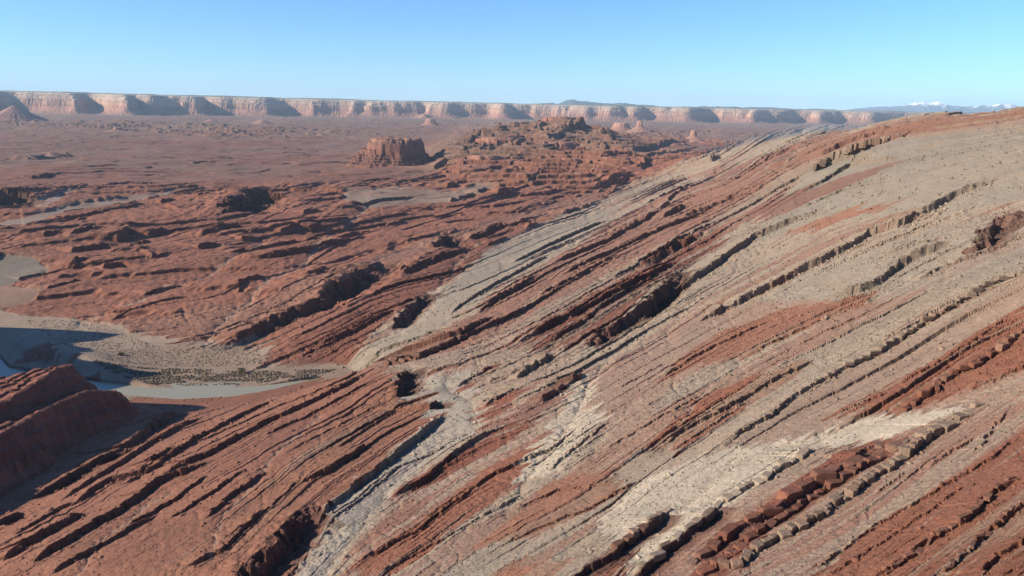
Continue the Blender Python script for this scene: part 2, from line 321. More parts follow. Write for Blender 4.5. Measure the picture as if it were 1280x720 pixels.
# ---- colour and character maps
def inpoly(poly, x, y):
    c = np.zeros(x.shape, bool); n = len(poly)
    for i in range(n):
        x1, y1 = poly[i]; x2, y2 = poly[(i + 1) % n]
        if y1 == y2: continue
        m = ((y1 > y) != (y2 > y)) & (x < (x2 - x1) * (y - y1) / (y2 - y1) + x1)
        c ^= m
    return c
def polydist(poly, x, y, closed=True):
    d = np.full(x.shape, 1e9, f4); n = len(poly)
    for i in range(n if closed else n - 1):
        ax, ay = poly[i]; bx, by = poly[(i + 1) % n]
        ex, ey = bx - ax, by - ay
        t = np.clip(((x - ax) * ex + (y - ay) * ey) / (ex * ex + ey * ey + 1e-9), 0, 1)
        d = np.minimum(d, (x - ax - t * ex) ** 2 + (y - ay - t * ey) ** 2)
    return np.sqrt(d)
COLR = np.empty((nv, nu, 3), f4)
vn = sstep(-.1, .5, fbm(X / 900, Y / 900, 4, 3) + .15)[..., None]
COLR[:] = np.array((0.25, 0.115, 0.075)) * vn + np.array((0.24, 0.14, 0.095)) * (1 - vn)
fl = sstep(180, 150, PY)[..., None]
COLR = (COLR * (1 - fl) + np.array((0.24, 0.145, 0.095), f4) * fl).astype(f4)
MIX = np.full(D.shape, .3, f4); AST = np.full(D.shape, .0, f4); AH = np.full(D.shape, .35, f4)
for poly, fe, c, mx, a1, a2 in REGIONS:
    xs = [p[0] for p in poly]; ys = [p[1] for p in poly]
    fe = fe * .3 + .35
    m = (QX > min(xs) - fe) & (QX < max(xs) + fe) & (QY > min(ys) - fe) & (QY < max(ys) + fe)
    if not m.any(): continue
    x = QX[m]; y = QY[m]
    ins = inpoly(poly, x, y); dd = polydist(poly, x, y)
    w = sstep(-fe, fe, np.where(ins, dd, -dd))
    COLR[m] += (np.array(c, f4) - COLR[m]) * w[:, None]
    MIX[m] += (mx - MIX[m]) * w; AST[m] += (a1 - AST[m]) * w; AH[m] += (a2 - AH[m]) * w

dz = np.zeros(D.shape, f4)
PM = D / FPX                        # metres per pixel at this distance
cx = sstep(0, 1, (1 - ((PX - 668) / 148) ** 2 - ((PY - 196) / 55) ** 2) * 1.6) * sstep(1900, 2300, D)
# ---- broad hummocks and rills of the basin (world metres)
AL = X * .64 + Y * .77; AC = X * .77 - Y * .64
hill = ridged(AC / 170 + .5 * noise(X / 300, Y / 300, 22), AL / 640, 4, 21, .42) - .62
hill2 = ridged(AC / 55, AL / 190, 3, 41, .5) - .62
far = sstep(600, 1500, D)
dz += AH * ((1 - .6 * cx) * hill * 36 * far + hill2 * 6 * sstep(450, 900, D))
plain = 1 - sstep(235, 205, PY) * .0
farp = sstep(2600, 4200, D) * (1 - np.clip(AST, 0, 1))
bump = ridged(X / 520, Y / 260, 4, 61, .5)
dz += farp * (1 - fade.max() * 0) * sstep(.80, .95, bump) * 20 * sstep(11500, 8000, D) * sstep(-.2, .25, noise(X / 2500, Y / 1800, 66))
tn = fbm(X / 1100, Y / 520, 5, 71, .55) * 46 / 8; tf = tn - np.floor(tn)
lowsc = sstep(1500, 2300, D) * sstep(12000, 9500, D) * (1 - np.clip(AST, 0, 1)) * (1 - cx) * np.clip(1.1 - AH, 0, 1)
dz += lowsc * (np.floor(tn) + sstep(.42, .58, tf) * .8 + .2 * tf) * 8 * (.5 + .5 * sstep(-.3, .2, noise(X / 800, Y / 500, 75)))
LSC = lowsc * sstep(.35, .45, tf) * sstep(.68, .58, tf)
# terraces: level beds of the middle distance
hz = zb + dz
hz += cx * sstep(15, 60, zb) * np.maximum(ridged(X / 260, Y / 260, 2, 99) - .76, 0) * 120
hz += cx * ((ridged(X / 420 + .4 * noise(X / 200, Y / 200, 95), Y / 330, 4, 91, .42) - .6) * 95 + 14)
TH = 9.0 + 5 * cx
q = hz / TH + .3 * noise(X / 400, Y / 400, 92); qi = np.floor(q); qf = q - qi
hzt = (qi + sstep(.62, .76, qf) * .85 + qf * .15) * TH
badl = np.clip(AH, 0, 1) * sstep(700, 1000, D) * .55 * sstep(6500, 4500, D)
tw = np.clip(cx * .9 + badl, 0, .92)
hz = hz * (1 - tw) + hzt * tw
terr_edge = tw * sstep(.35, .6, qf) * (1 - sstep(.8, .95, qf))
dz = (hz - zb).astype(f4)

# ---- thin beds on the tilted slopes
LAY = np.zeros(D.shape, f4)
sw = S + 5 * fbm(T / 130, S / 90, 3, 8) + 1.2 * noise(T / 14, S / 9, 9)
for k, (p, a) in enumerate([(31, .13), (13, .18), (6.1, .20), (3.1, .16), (67, .11)]):
    ph = sw / p + 1.3 * noise(sw / (p * 3.1), T * 0 + k, 30 + k)
    idx = np.floor(ph); fr = ph - idx
    mod = np.clip(noise(T / (p * 8 + 30), idx * 7.31, 40 + k) * 2.2 - .05 + .5 * (MIX - .4), 0, 1.5)
    ln = h01(idx.astype(np.int64), np.floor(T / (p * .55 + 1.5) + 2 * h01(idx.astype(np.int64), idx.astype(np.int64), 3)).astype(np.int64), 50 + k)
    dz += AST * a * p * PM * (mod * (.92 + (.25 if k > 1 else .4) * (ln - .5))) * (fr ** 1.3 - .45)
    LAY += (h01(idx.astype(np.int64), idx.astype(np.int64) * 0, 60 + k) - .5) * (.9, .8, .5, .35, .5)[k]
# ---- dry washes cut across the beds
GUL = [(7, 7, [(762,452),(738,478),(724,508),(702,545),(672,582),(652,604),(628,640)]), (6, 9, [(835,418),(790,432),(745,442),(700,452),(640,462),(580,472),(560,480),(588,503),(598,530),(560,548),(505,590),(455,650),(405,722)]),
 (6, 9, [(1030,548),(960,562),(890,598),(838,650),(800,700),(780,735)]), (4, 6, [(900,465),(850,480),(800,500),(765,530),(742,560)]), (4, 6, [(1280,470),(1200,500),(1120,520),(1030,540)]),
 (4, 5, [(1010,410),(960,430),(900,470),(860,520),(830,560)]), (4, 5, [(700,590),(640,600),(600,640),(560,690),(540,730)]), (4, 5, [(900,560),(850,580),(800,620),(760,650),(700,700)]),
 (4, 5, [(1130,620),(1080,650),(1040,700),(1020,730)]), (5, 6, [(690,352),(660,380),(640,400),(615,415),(585,440),(560,470)]), (4, 5, [(960,300),(930,330),(905,350),(870,372),(835,415)]),
 (4, 5, [(600,300),(570,330),(545,362),(520,385),(500,412),(440,446),(405,463)]), (4, 6, [(1240,300),(1180,330),(1130,350),(1090,372)]), (5, 5, [(215,612),(170,640),(120,680),(90,730)]), (4, 5, [(400,520),(350,560),(320,600),(280,640),(260,700)]), (4, 5, [(330,300),(280,330),(230,350),(160,385),(100,402)]), (5, 6, [(460,262),(420,290),(380,330),(330,352),(290,390),(262,420)])]
GQX = PX + w1 * 9 + w3 * 3; GQY = PY + w2 * 7 + w4 * 2.5
GL = np.zeros(D.shape, f4)
for dep, wd, pts in GUL:
    xs = [p[0] for p in pts]; ys = [p[1] for p in pts]
    m = (GQX > min(xs) - 40) & (GQX < max(xs) + 40) & (GQY > min(ys) - 40) & (GQY < max(ys) + 40)
    dd = polydist(pts, GQX[m], GQY[m], False)
    dz[m] -= dep * .55 * PM[m] * np.exp(-np.abs(dd / wd) ** 1.3); GL[m] = np.maximum(GL[m], np.exp(-(dd / (wd * .35)) ** 2))
# feeder rills down the dip
rl = ridged(T / 55 + .5 * w1, S / 160, 3, 951, .5)
dz -= np.clip(AST, 0, 1) * sstep(.78, 1.0, rl) * PM * 1.3
# roughness that keeps its share of the view at every distance
dz += PM * (fbm(U * 110, V * 110, 5, 11, .42)) * (.1 + 1.1 * np.clip(AST + AH * .6, 0, 1.4))

# ---- traced ledges
rnd = random.Random(4)
wu = (w1 * 2.2 + w3 * 1.2) * .0011; wv = (w2 * 2.2 + w4 * 1.2) * .0011
WU = U + wu; WV = V + wv * 1.2
PIT = np.zeros(D.shape, f4); HOGM = np.zeros(D.shape, f4); EDGE = np.zeros(D.shape, f4); DL = np.zeros(D.shape, f4)
def add_ledge(hpx, pts, kL=5.0, kH=.55):
    uv = np.array([unproj(*p) for p in pts])
    # keep the line monotone in depth jumps
    Dm = math.exp(float(np.median(uv[:, 1])))
    Hm = hpx * kH * Dm / FPX
    L = kL * Hm; reach = (L * 3.0) / Dm
    i0, i1 = np.searchsorted(vg, [uv[:, 1].min() - reach, uv[:, 1].max() + reach]); j0, j1 = np.searchsorted(ug, [uv[:, 0].min() - reach, uv[:, 0].max() + reach])
    if i1 - i0 < 2 or j1 - j0 < 2: return
    u = WU[i0:i1, j0:j1]; v = WV[i0:i1, j0:j1]
    best = np.full(u.shape, 1e9, f4); sd_ = np.zeros(u.shape, f4); arc = np.zeros(u.shape, f4); a0 = 0
    for (ax, ay), (bx, by) in zip(uv[:-1], uv[1:]):
        ex, ey = bx - ax, by - ay; l2 = ex * ex + ey * ey + 1e-12; l = math.sqrt(l2)
        t = np.clip(((u - ax) * ex + (v - ay) * ey) / l2, 0, 1)
        qx = u - ax - t * ex; qy = v - ay - t * ey
        d2 = qx * qx + qy * qy; m = d2 < best
        best = np.where(m, d2, best); sd_ = np.where(m, np.sign(ey * qx - ex * qy), sd_); arc = np.where(m, a0 + t * l, arc); a0 += l
    ln = np.array([0] + list(np.cumsum(np.hypot(*np.diff(uv, axis=0).T))))
    dloc = D[i0:i1, j0:j1]
    Hl = hpx * kH * dloc / FPX
    sdist = np.sqrt(best) * sd_ * dloc          # + on the drop side
    bl = Hm / (1 + Hm / 12) / Dm * rnd.uniform(1.3, 2.4)
    bi = np.floor(arc / bl + .4 * np.sin(arc / bl * 2.3)).astype(np.int64); sdn = rnd.randrange(9999)
    r1 = h01(bi, bi * 0, sdn); r2 = h01(bi, bi * 0 + 1, sdn); r3 = h01((bi // 3), bi * 0 + 2, sdn)
    jit = Hl / (1 + (Hl / 4) ** 1.5)
    sdist = sdist + (r1 - .5) * jit * .8 + (r3 - .5) * jit * .9 + (fbm(U[i0:i1, j0:j1] * 45, V[i0:i1, j0:j1] * 45, 3, sdn) * Hl * .8 if Hm > 8 else 0)
    hh = Hl * ((.72 + .4 * r2) if Hm < 8 else .9 + .3 * fbm(U[i0:i1, j0:j1] * 60, V[i0:i1, j0:j1] * 60, 2, sdn + 5)) * np.where(h01(bi, bi * 0 + 3, sdn) < .07, .45, 1)
    tl = arc / ln[-1]; hh = hh * sstep(-.01, .12, tl) * sstep(1.01, .82 if Hm < 8 else .55, tl)
    LL = Hl * kL
    c = .4 if 12 <= hpx < 40 else .72
    up = c * np.exp(np.minimum(sdist, 0) / LL)
    w = (.5 if Hm > 8 else .2) * Hl
    tt_ = np.clip(sdist / w, 0, 1)
    if Hm > 8:
        qq = tt_ * 4 + .6 * fbm(U[i0:i1, j0:j1] * 80, V[i0:i1, j0:j1] * 80, 2, sdn + 9); tt_ = np.clip(.4 * tt_ + .6 * (np.floor(qq) + sstep(.45, .9, qq - np.floor(qq))) / 4, 0, 1) * (tt_ > 0)
    dn = c + (-(1 - c) - c) * tt_
    rec = sstep(w, w + (1.6 if c > .5 else 2.6) * Hl, sdist)
    dn = np.where(sdist > w, -(1 - c) * (1 - rec), dn)
    f = np.where(sdist < 0, up, dn)
    DL[i0:i1, j0:j1] += (hh * f).astype(f4)
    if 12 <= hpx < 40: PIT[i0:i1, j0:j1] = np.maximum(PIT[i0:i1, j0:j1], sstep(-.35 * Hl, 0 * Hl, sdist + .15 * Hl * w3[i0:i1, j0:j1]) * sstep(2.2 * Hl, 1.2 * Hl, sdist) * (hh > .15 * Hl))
    EDGE[i0:i1, j0:j1] = np.maximum(EDGE[i0:i1, j0:j1], np.where((sdist > -.25 * Hl) & (sdist < 2.5 * Hl), 1, 0) * (hh > .3 * Hl) * np.exp(-np.abs(sdist) / (1.5 * Hl)))
for h_, pts in LEDGES:
    big = h_ >= 14
    if pts[0][1] > 500 and pts[-1][0] < 480 and h_ < 12: h_ = h_ * 1.45
    if h_ > 40: add_ledge(h_ * .8, pts, 2.2, .95); continue
    add_ledge(h_, pts, 2.6 if big else 4.0, .95 if big else (1.3 if pts[-1][0] > 480 else .95))

def blur(A, n, it=3):
    for _ in range(it):
        for ax in (0, 1):
            pad = [(0, 0), (0, 0)]; pad[ax] = (n + 1, n)
            c = np.cumsum(np.pad(A, pad, mode='edge'), axis=ax, dtype=np.float64)
            A = (np.take(c, range(2 * n + 1, c.shape[ax]), ax) - np.take(c, range(0, c.shape[ax] - 2 * n - 1), ax)) / (2 * n + 1)
    return A
lo = blur(DL[::6, ::6], 8)
fi = np.clip(np.arange(nv) / 6, 0, lo.shape[0] - 1.01); fj = np.clip(np.arange(nu) / 6, 0, lo.shape[1] - 1.01)
a_ = fi.astype(int); b_ = fj.astype(int); ta = (fi - a_)[:, None]; tb = (fj - b_)[None]
lo = (lo[a_][:, b_] * (1 - ta) * (1 - tb) + lo[a_ + 1][:, b_] * ta * (1 - tb) + lo[a_][:, b_ + 1] * (1 - ta) * tb + lo[a_ + 1][:, b_ + 1] * ta * tb).astype(f4)
dz += DL - .75 * lo
pk = blur(dz[::2, ::2], 5)
pk = np.repeat(np.repeat(pk, 2, 0), 2, 1)[:nv, :nu].astype(f4)
ah_ = np.clip(AH * 1.2, 0, 1) * (1 - cx); dz = np.where(ah_ > .3, np.minimum(dz, pk + 7 * PM), dz)
FLAT = sstep(-4, 5, np.where(inpoly(REGIONS[1][0], QX, QY), 1, -1) * polydist(REGIONS[1][0], QX, QY)) * (D < 900) * (D > 520)
dz = (dz * (1 - FLAT) + (1.0 + .5 * noise(X / 30, Y / 12, 818) - zb) * FLAT).astype(f4)
# ---- the two tilted hogbacks at the left edge: long dip slope to the left, scarp to the right
for crest, sd0 in (([(-260,640,52),(-60,531,60),(0,502,58),(49,473,54),(86,453,46),(104,455,22),(125,462,0)], 5), ([(-260,700,66),(-60,575,60),(0,540,57),(56,510,50),(112,487,42),(136,488,34),(160,496,14),(185,500,2)], 6)):
    cw = []
    for x_, y_, z_ in crest:
        a_, sl_ = ray(x_, y_); d_ = (z_ - CAMZ) / sl_; cw.append((d_ * math.sin(a_), d_ * math.cos(a_), z_))
    m = (D > 180) & (D < 1000) & (U < -.1); x_ = X[m] + 5 * w1[m] + 1.5 * w3[m]; y_ = Y[m] + 5 * w2[m]; best = np.full(x_.shape, 1e9, f4); sg = np.zeros_like(best); zc = np.zeros_like(best)
    for (ax, ay, az_), (bx, by, bz_) in zip(cw[:-1], cw[1:]):
        ex, ey = bx - ax, by - ay; t_ = np.clip(((x_ - ax) * ex + (y_ - ay) * ey) / (ex * ex + ey * ey), 0, 1)
        qx = x_ - ax - t_ * ex; qy = y_ - ay - t_ * ey; d2 = qx * qx + qy * qy; k_ = d2 < best
        best = np.where(k_, d2, best); sg = np.where(k_, np.sign(ey * qx - ex * qy), sg); zc = np.where(k_, az_ + t_ * (bz_ - az_), zc)
    ds = np.sqrt(best); nz_ = fbm(x_ / 22, y_ / 22, 4, 930 + sd0)
    q_ = (ds * 1.15 + 4 * nz_) / 7; qi_ = np.floor(q_); drop = (qi_ * .7 + sstep(.3, .8, q_ - qi_) * .7 + (q_ - qi_) * .3 + qi_ * .3) * 7
    bedr = noise(ds / 9, (x_ + y_) / 160, 941 + sd0)
    hz_ = np.where(sg > 0, zc - drop, zc - np.minimum(ds, 62) * .15 - np.maximum(ds - 62, 0) * .6 + 1.6 * nz_ + 2.2 * (np.floor(ds / 11 + nz_) + sstep(.8, 1, ds / 11 + nz_ - np.floor(ds / 11 + nz_)) - (ds / 11 + nz_)) * 1.0)
    old = zb[m] + dz[m]; new = np.maximum(old, hz_); dz[m] = (new - zb[m]).astype(f4); HOGM[m] = np.maximum(HOGM[m], sstep(-.5, 1.5, hz_ - old))
# ---- ridge to the left of the view; it shades the river flat
qa = np.array((-650., 690.)); qb = np.array((-495., 390.)); e = qb - qa; tq = np.clip(((X - qa[0]) * e[0] + (Y - qa[1]) * e[1]) / (e @ e), 0, 1)
dq = np.hypot(X - qa[0] - tq * e[0], Y - qa[1] - tq * e[1])
rg = np.clip(1 - dq / 95, 0, 1) ** 1.2 * (100 + 26 * noise(X / 60, Y / 60, 717))
dz = np.where(rg > 0, np.maximum(zb + dz, rg + np.minimum(zb + dz, 5)) - zb, dz).astype(f4)
# ---- river bed
ruv = np.array([(ray(*p)[0], math.log(-(CAMZ + .9) / ray(*p)[1])) for p in RIVER])
rd = np.full(D.shape, 1e9, f4)
i0, i1 = np.searchsorted(vg, [ruv[:, 1].min() - .15, ruv[:, 1].max() + .15]); j1 = np.searchsorted(ug, ruv[:, 0].max() + .1)
rd_s = polydist([tuple(p) for p in ruv], U[i0:i1, :j1] + wu[i0:i1, :j1] * .6, V[i0:i1, :j1], False) * D[i0:i1, :j1]
wid = np.interp(U[i0:i1, :j1], [ruv[-4, 0], ruv[-1, 0]], [1, .25])
chan = sstep(13.5, 10, rd_s / wid); chan_full = np.zeros(D.shape, f4)
zz = zb[i0:i1, :j1] + dz[i0:i1, :j1]
fp = sstep(60, 25, rd_s)
zz = zz * (1 - fp) + np.minimum(zz, 1.2) * fp
dz[i0:i1, :j1] = zz * (1 - chan) - 2.5 * chan - zb[i0:i1, :j1]

Z = zb + dz

# ---- final colour: beds, cliffs, dust
lay = LAY + .55 * noise(sw / 7, T / 160, 71) + .35 * noise(sw / 2.2, T / 70, 72)
redw = sstep(-.14, .14, (MIX - .5) * 1.5 + lay * 1.05) * np.clip(AST, 0, 1)
redw = np.where(AST > .01, redw, 0)
REDB = np.array((0.20, 0.077, 0.048), f4); GRYB = np.array((0.32, 0.245, 0.172), f4)
tgt = REDB * redw[..., None] + GRYB * (1 - redw[..., None])
k = (np.clip(AST, 0, 1) * .55)[..., None]
COLR = COLR * (1 - k) + tgt * k
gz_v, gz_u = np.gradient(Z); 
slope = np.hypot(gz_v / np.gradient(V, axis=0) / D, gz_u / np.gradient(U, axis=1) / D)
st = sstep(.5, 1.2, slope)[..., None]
COLR = COLR * (1 - .35 * st) + COLR * np.array((.25, .15, .13), f4) * .35 * st  # shade painted into the colour of steep faces, to deepen the scarp shadows
COLR += (np.array((.36, .27, .19), f4) - COLR) * (GL * .45)[..., None]
COLR += ((np.array(RED, f4) * (1 + .3 * noise(S / 5, T / 200, 77)[..., None] + .15 * LAY[..., None]) - COLR) * HOGM[..., None])
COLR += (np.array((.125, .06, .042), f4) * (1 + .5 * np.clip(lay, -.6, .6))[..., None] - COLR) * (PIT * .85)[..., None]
sand = (1 - HOGM) * sstep(3.2, 1.4, Z) * (D > 480) * (D < 800) * (PX < 470); COLR += (np.array((.30, .21, .145), f4) - COLR) * (sand * (V > np.interp(U, ruv[:, 0], ruv[:, 1]) - .004))[..., None]
val = 1 + .16 * fbm(PX / 22, PY / 12, 4, 81, .6) + .12 * lay
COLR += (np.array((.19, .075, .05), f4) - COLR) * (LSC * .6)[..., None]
capc = (cx * sstep(.7, .95, qf))[..., None] * .35
COLR = COLR * (1 - capc) + np.array((.46, .31, .21), f4) * capc
speck = noise(U * 700, V * 600, 88)
val *= 1 + .10 * speck
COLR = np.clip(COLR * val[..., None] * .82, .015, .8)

def grid_mesh(name, P, C=None, mat=None, smooth=False):
    n0, n1 = P.shape[:2]
    me = bpy.data.meshes.new(name)
    me.vertices.add(n0 * n1); me.vertices.foreach_set('co', np.ascontiguousarray(P.reshape(-1), dtype=f4))
    i = np.arange(n0 * n1, dtype=np.int32).reshape(n0, n1)
    q = np.stack([i[:-1, :-1], i[:-1, 1:], i[1:, 1:], i[1:, :-1]], -1).reshape(-1, 4)
    me.loops.add(q.size); me.loops.foreach_set('vertex_index', q.reshape(-1))
    me.polygons.add(len(q)); me.polygons.foreach_set('loop_start', np.arange(0, q.size, 4, dtype=np.int32))
    me.update(calc_edges=True)
    if C is not None:
        at = me.color_attributes.new('rock', 'FLOAT_COLOR', 'POINT')
        c4 = np.ones((n0 * n1, 4), f4); c4[:, :3] = C.reshape(-1, 3); at.data.foreach_set('color', c4.reshape(-1))
    me.polygons.foreach_set('use_smooth', np.full(len(q), smooth))
    if mat: me.materials.append(mat)
    o = bpy.data.objects.new(name, me); col.objects.link(o)
    return o

# ------------------------------------------------------------------ materials
def rock_mat(name, attr=True, base=(.3, .2, .15), fine=.35, bump=.35, bscale=1.0):
    m = bpy.data.materials.new(name); m.use_nodes = True
    n = m.node_tree.nodes; l = m.node_tree.links; b = n['Principled BSDF']
    b.inputs['Roughness'].default_value = .95; b.inputs['Specular IOR Level'].default_value = .15
    if attr:
        a = n.new('ShaderNodeAttribute'); a.attribute_name = 'rock'; src = a.outputs['Color']
    else:
        a = n.new('ShaderNodeRGB'); a.outputs[0].default_value = (*base, 1); src = a.outputs[0]
    tc = n.new('ShaderNodeTexCoord')
    nz = n.new('ShaderNodeTexNoise'); nz.inputs['Scale'].default_value = .9 * bscale; nz.inputs['Detail'].default_value = 6; nz.inputs['Roughness'].default_value = .7
    l.new(tc.outputs['Object'], nz.inputs['Vector'])
    mr = n.new('ShaderNodeMapRange'); mr.inputs['From Min'].default_value = .3; mr.inputs['From Max'].default_value = .7
    mr.inputs['To Min'].default_value = 1 - fine; mr.inputs['To Max'].default_value = 1 + fine
    l.new(nz.outputs['Fac'], mr.inputs['Value'])
    mx = n.new('ShaderNodeVectorMath'); mx.operation = 'SCALE'
    l.new(src, mx.inputs[0]); l.new(mr.outputs[0], mx.inputs['Scale']); l.new(mx.outputs[0], b.inputs['Base Color'])
    n2 = n.new('ShaderNodeTexNoise'); n2.inputs['Scale'].default_value = 4.5 * bscale; n2.inputs['Detail'].default_value = 4; n2.inputs['Roughness'].default_value = .65
    l.new(tc.outputs['Object'], n2.inputs['Vector'])
    m2 = n.new('ShaderNodeMapRange'); m2.inputs['From Min'].default_value = .38; m2.inputs['From Max'].default_value = .62; m2.inputs['To Min'].default_value = 1 - fine * .75; m2.inputs['To Max'].default_value = 1 + fine * .6
    l.new(n2.outputs['Fac'], m2.inputs['Value'])
    m3 = n.new('ShaderNodeVectorMath'); m3.operation = 'SCALE'; l.new(mx.outputs[0], m3.inputs[0]); l.new(m2.outputs[0], m3.inputs['Scale']); l.new(m3.outputs[0], b.inputs['Base Color'])
    bp = n.new('ShaderNodeBump'); bp.inputs['Strength'].default_value = bump; bp.inputs['Distance'].default_value = .5 / bscale
    l.new(nz.outputs['Fac'], bp.inputs['Height']); l.new(bp.outputs[0], b.inputs['Normal'])
    return m
MROCK = rock_mat('desert_rock', bump=.65)
P = np.stack([X, Y, Z], -1)
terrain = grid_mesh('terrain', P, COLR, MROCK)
terrain['kind'] = 'structure'

# river
mw = bpy.data.materials.new('silty_water'); mw.use_nodes = True
b = mw.node_tree.nodes['Principled BSDF']; b.inputs['Base Color'].default_value = (.26, .235, .16, 1); b.inputs['Specular IOR Level'].default_value = .12; b.inputs['Roughness'].default_value = .25
nz = mw.node_tree.nodes.new('ShaderNodeTexNoise'); nz.inputs['Scale'].default_value = .35; nz.inputs['Detail'].default_value = 3
tcw = mw.node_tree.nodes.new('ShaderNodeTexCoord'); mw.node_tree.links.new(tcw.outputs['Object'], nz.inputs['Vector'])
bp = mw.node_tree.nodes.new('ShaderNodeBump'); bp.inputs['Strength'].default_value = .25
mw.node_tree.links.new(nz.outputs['Fac'], bp.inputs['Height']); mw.node_tree.links.new(bp.outputs[0], b.inputs['Normal'])
rp = np.array([(math.exp(v) * math.sin(u), math.exp(v) * math.cos(u)) for u, v in ruv])
tt = np.linspace(0, len(rp) - 1, 80); ii = np.minimum(tt.astype(int), len(rp) - 2); fr = (tt - ii)[:, None]
cl = rp[ii] * (1 - fr) + rp[ii + 1] * fr
tg = np.gradient(cl, axis=0); tg /= np.linalg.norm(tg, axis=1)[:, None]; nm = np.stack([-tg[:, 1], tg[:, 0]], 1)
G = np.zeros((80, 2, 3)); G[:, 0, :2] = cl - nm * 26; G[:, 1, :2] = cl + nm * 26; G[..., 2] = -.9
river = grid_mesh('river', G, None, mw); river['kind'] = 'structure'

# ------------------------------------------------------------------ far tableland
def pxaz(x): return np.arctan((np.asarray(x, float) - 640) / FPX / math.cos(PITCH) )
du2 = .0012
mu = np.arange(-.85, .85, du2); mvo = np.arange(-.11, .17, du2)
rim = [(-600,15500),(-200,13300),(0,12800),(250,12500),(500,12500),(750,12900),(900,13800),(1100,16500),(1300,20000),(1700,26000)]
vr = np.interp(mu, pxaz([r[0] for r in rim]), np.log([r[1] for r in rim])); vr = np.convolve(np.pad(vr, 60, mode='edge'), np.ones(121) / 121, 'valid')
hd = [(-300,200),(-120,500),(-118,-300),(-60,0),(2,520),(8,620),(9,-250),(50,-420),(90,-50),(100,250),(124,520),(129,540),(130,-330),(150,-300),(163,150),(189,520),(190,-350),(215,-200),(232,150),(270,560),(272,-300),(300,-150),(303,120),(304,-250),
 (335,-100),(352,260),(353,-120),(380,60),(394,300),(396,200),(397,-50),(402,420),(404,-80),(440,-60),(462,0),(474,240),(475,-60),(520,40),(540,-60),(558,230),(571,250),(572,-50),(590,300),(592,0),(612,-100),(622,120),(624,-60),(680,60),(700,380),(712,420),(714,0),(745,-80),(760,330),(765,350),(767,0),(820,-60),(850,320),(857,340),(859,0),(910,220),(922,240),(924,0),(960,150),(968,160),(970,-60),(1020,200),(1022,0),(1080,200),(1083,0),(1200,100),(1400,0)]
ho = np.interp(mu, pxaz([-300, 250, 420, 1400]), [1.25, 1.0, .38, .38]) * np.interp(mu, pxaz([h[0] for h in hd]), [h[1] for h in hd]) / np.exp(vr)
MU, MO = np.meshgrid(mu, mvo); MVV = MO + vr[None]
nz1 = fbm(MU * 45, MVV * 45, 5, 301, .55)
ins = (MO + ho[None] + nz1 * .03 + .045 * np.interp(MU, pxaz([250, 450]), [1, .2]) * noise(MU * 14, MU * 0 + 3.3, 307) + .02 * noise(MU * 37, MVV * 8, 309) + .02 * fbm(MU * 170, MVV * 170, 4, 305, .6) > 0).astype(float)
B = blur(ins, 7) * .72 + blur(ins, 2) * .28
flu = fbm(MU * 420, MVV * 150, 3, 311, .6)
B2 = np.clip(B + .035 * flu * (B > .02) * (B < .98), 0, 1)
prof = np.interp(B2, [0, .03, .18, .36, .44, .50, .58, .64, .72, .76, .9, .97, 1], [-.03, 0, .12, .30, .38, .66, .70, .84, .87, .94, .97, 1, 1])
ztop = np.interp(mu, pxaz([-200, 0, 250, 500, 750, 900, 1100, 1400]), [325, 322, 300, 280, 268, 262, 258, 255])
MD = np.exp(MVV)
MZ = prof * (ztop[None] + 14 * noise(MU * 23, MVV * 9, 331) + 8 * nz1) + 2.5 * flu * (prof > .02) * (prof < .96)
hf = MZ / ztop[None] + .01 * fbm(MU * 60, MVV * 20, 2, 320)
mc = np.zeros(MZ.shape + (3,))
stops = [(0, (.24, .15, .10)), (.1, (.27, .14, .095)), (.36, (.32, .17, .12)), (.40, (.40, .225, .15)), (.5, (.46, .28, .19)), (.6, (.33, .185, .125)), (.66, (.46, .31, .22)), (.72, (.30, .20, .145)), (.8, (.50, .375, .28)), (.86, (.32, .23, .165)), (.94, (.46, .37, .285)), (.985, (.22, .20, .14)), (1.0, (.13, .13, .085))]
for c in range(3): mc[..., c] = np.interp(hf, [q[0] for q in stops], [q[1][c] for q in stops])
mc *= (1 + .18 * fbm(MU * 500, MVV * 500, 3, 330))[..., None]
MP = np.stack([MD * np.sin(MU), MD * np.cos(MU), MZ], -1)
ext = []
for dv in (.3, .6, 1.0, 1.4):
    dd = np.minimum(np.exp(vr + .17 + dv), 49000); ext.append(np.stack([dd * np.sin(mu), dd * np.cos(mu), ztop * (1 - .05 * dv)], -1))
MP = np.concatenate([MP, np.array(ext)], 0); mc = np.concatenate([mc, np.repeat(mc[-1:], 4, 0)], 0)
mesa = grid_mesh('mesa_escarpment', MP, mc, MROCK); mesa['kind'] = 'structure'

# ------------------------------------------------------------------ blue mountains at the skyline
def mountains(name, outline, D0, D1, basecol, snow, seed):
    xs = pxaz([o[0] for o in outline])
    u = np.linspace(xs[0], xs[-1], 420); v = np.linspace(0, 1, 90)
    hh = []
    for x, y in outline:
        a, s_ = ray(x, y); hh.append(CAMZ + s_ * (D0 + D1) / 2)
    h = np.interp(u, xs, hh)
    Ug, Vg = np.meshgrid(u, v); dd = D0 + (D1 - D0) * Vg
    n = ridged(Ug * 40, Vg * 3, 5, seed, .5)
    cross = np.clip(1 - np.abs(Vg - .5 + .1 * fbm(Ug * 30, Vg, 2, seed + 3)) * 2, 0, 1) ** .8
    z = h[None] * cross * (.78 + .25 * n) - 30
    c = np.ones(z.shape + (3,)) * np.array(basecol)
    if snow:
        w = sstep(.62, .85, z / h.max() + .35 * (fbm(Ug * 160, Vg * 14, 3, seed + 7)))[..., None]
        c = c * (1 - w) + np.array((.82, .84, .88)) * w
    o = grid_mesh(name, np.stack([dd * np.sin(Ug), dd * np.cos(Ug), z], -1), c, MROCK); o['kind'] = 'structure'
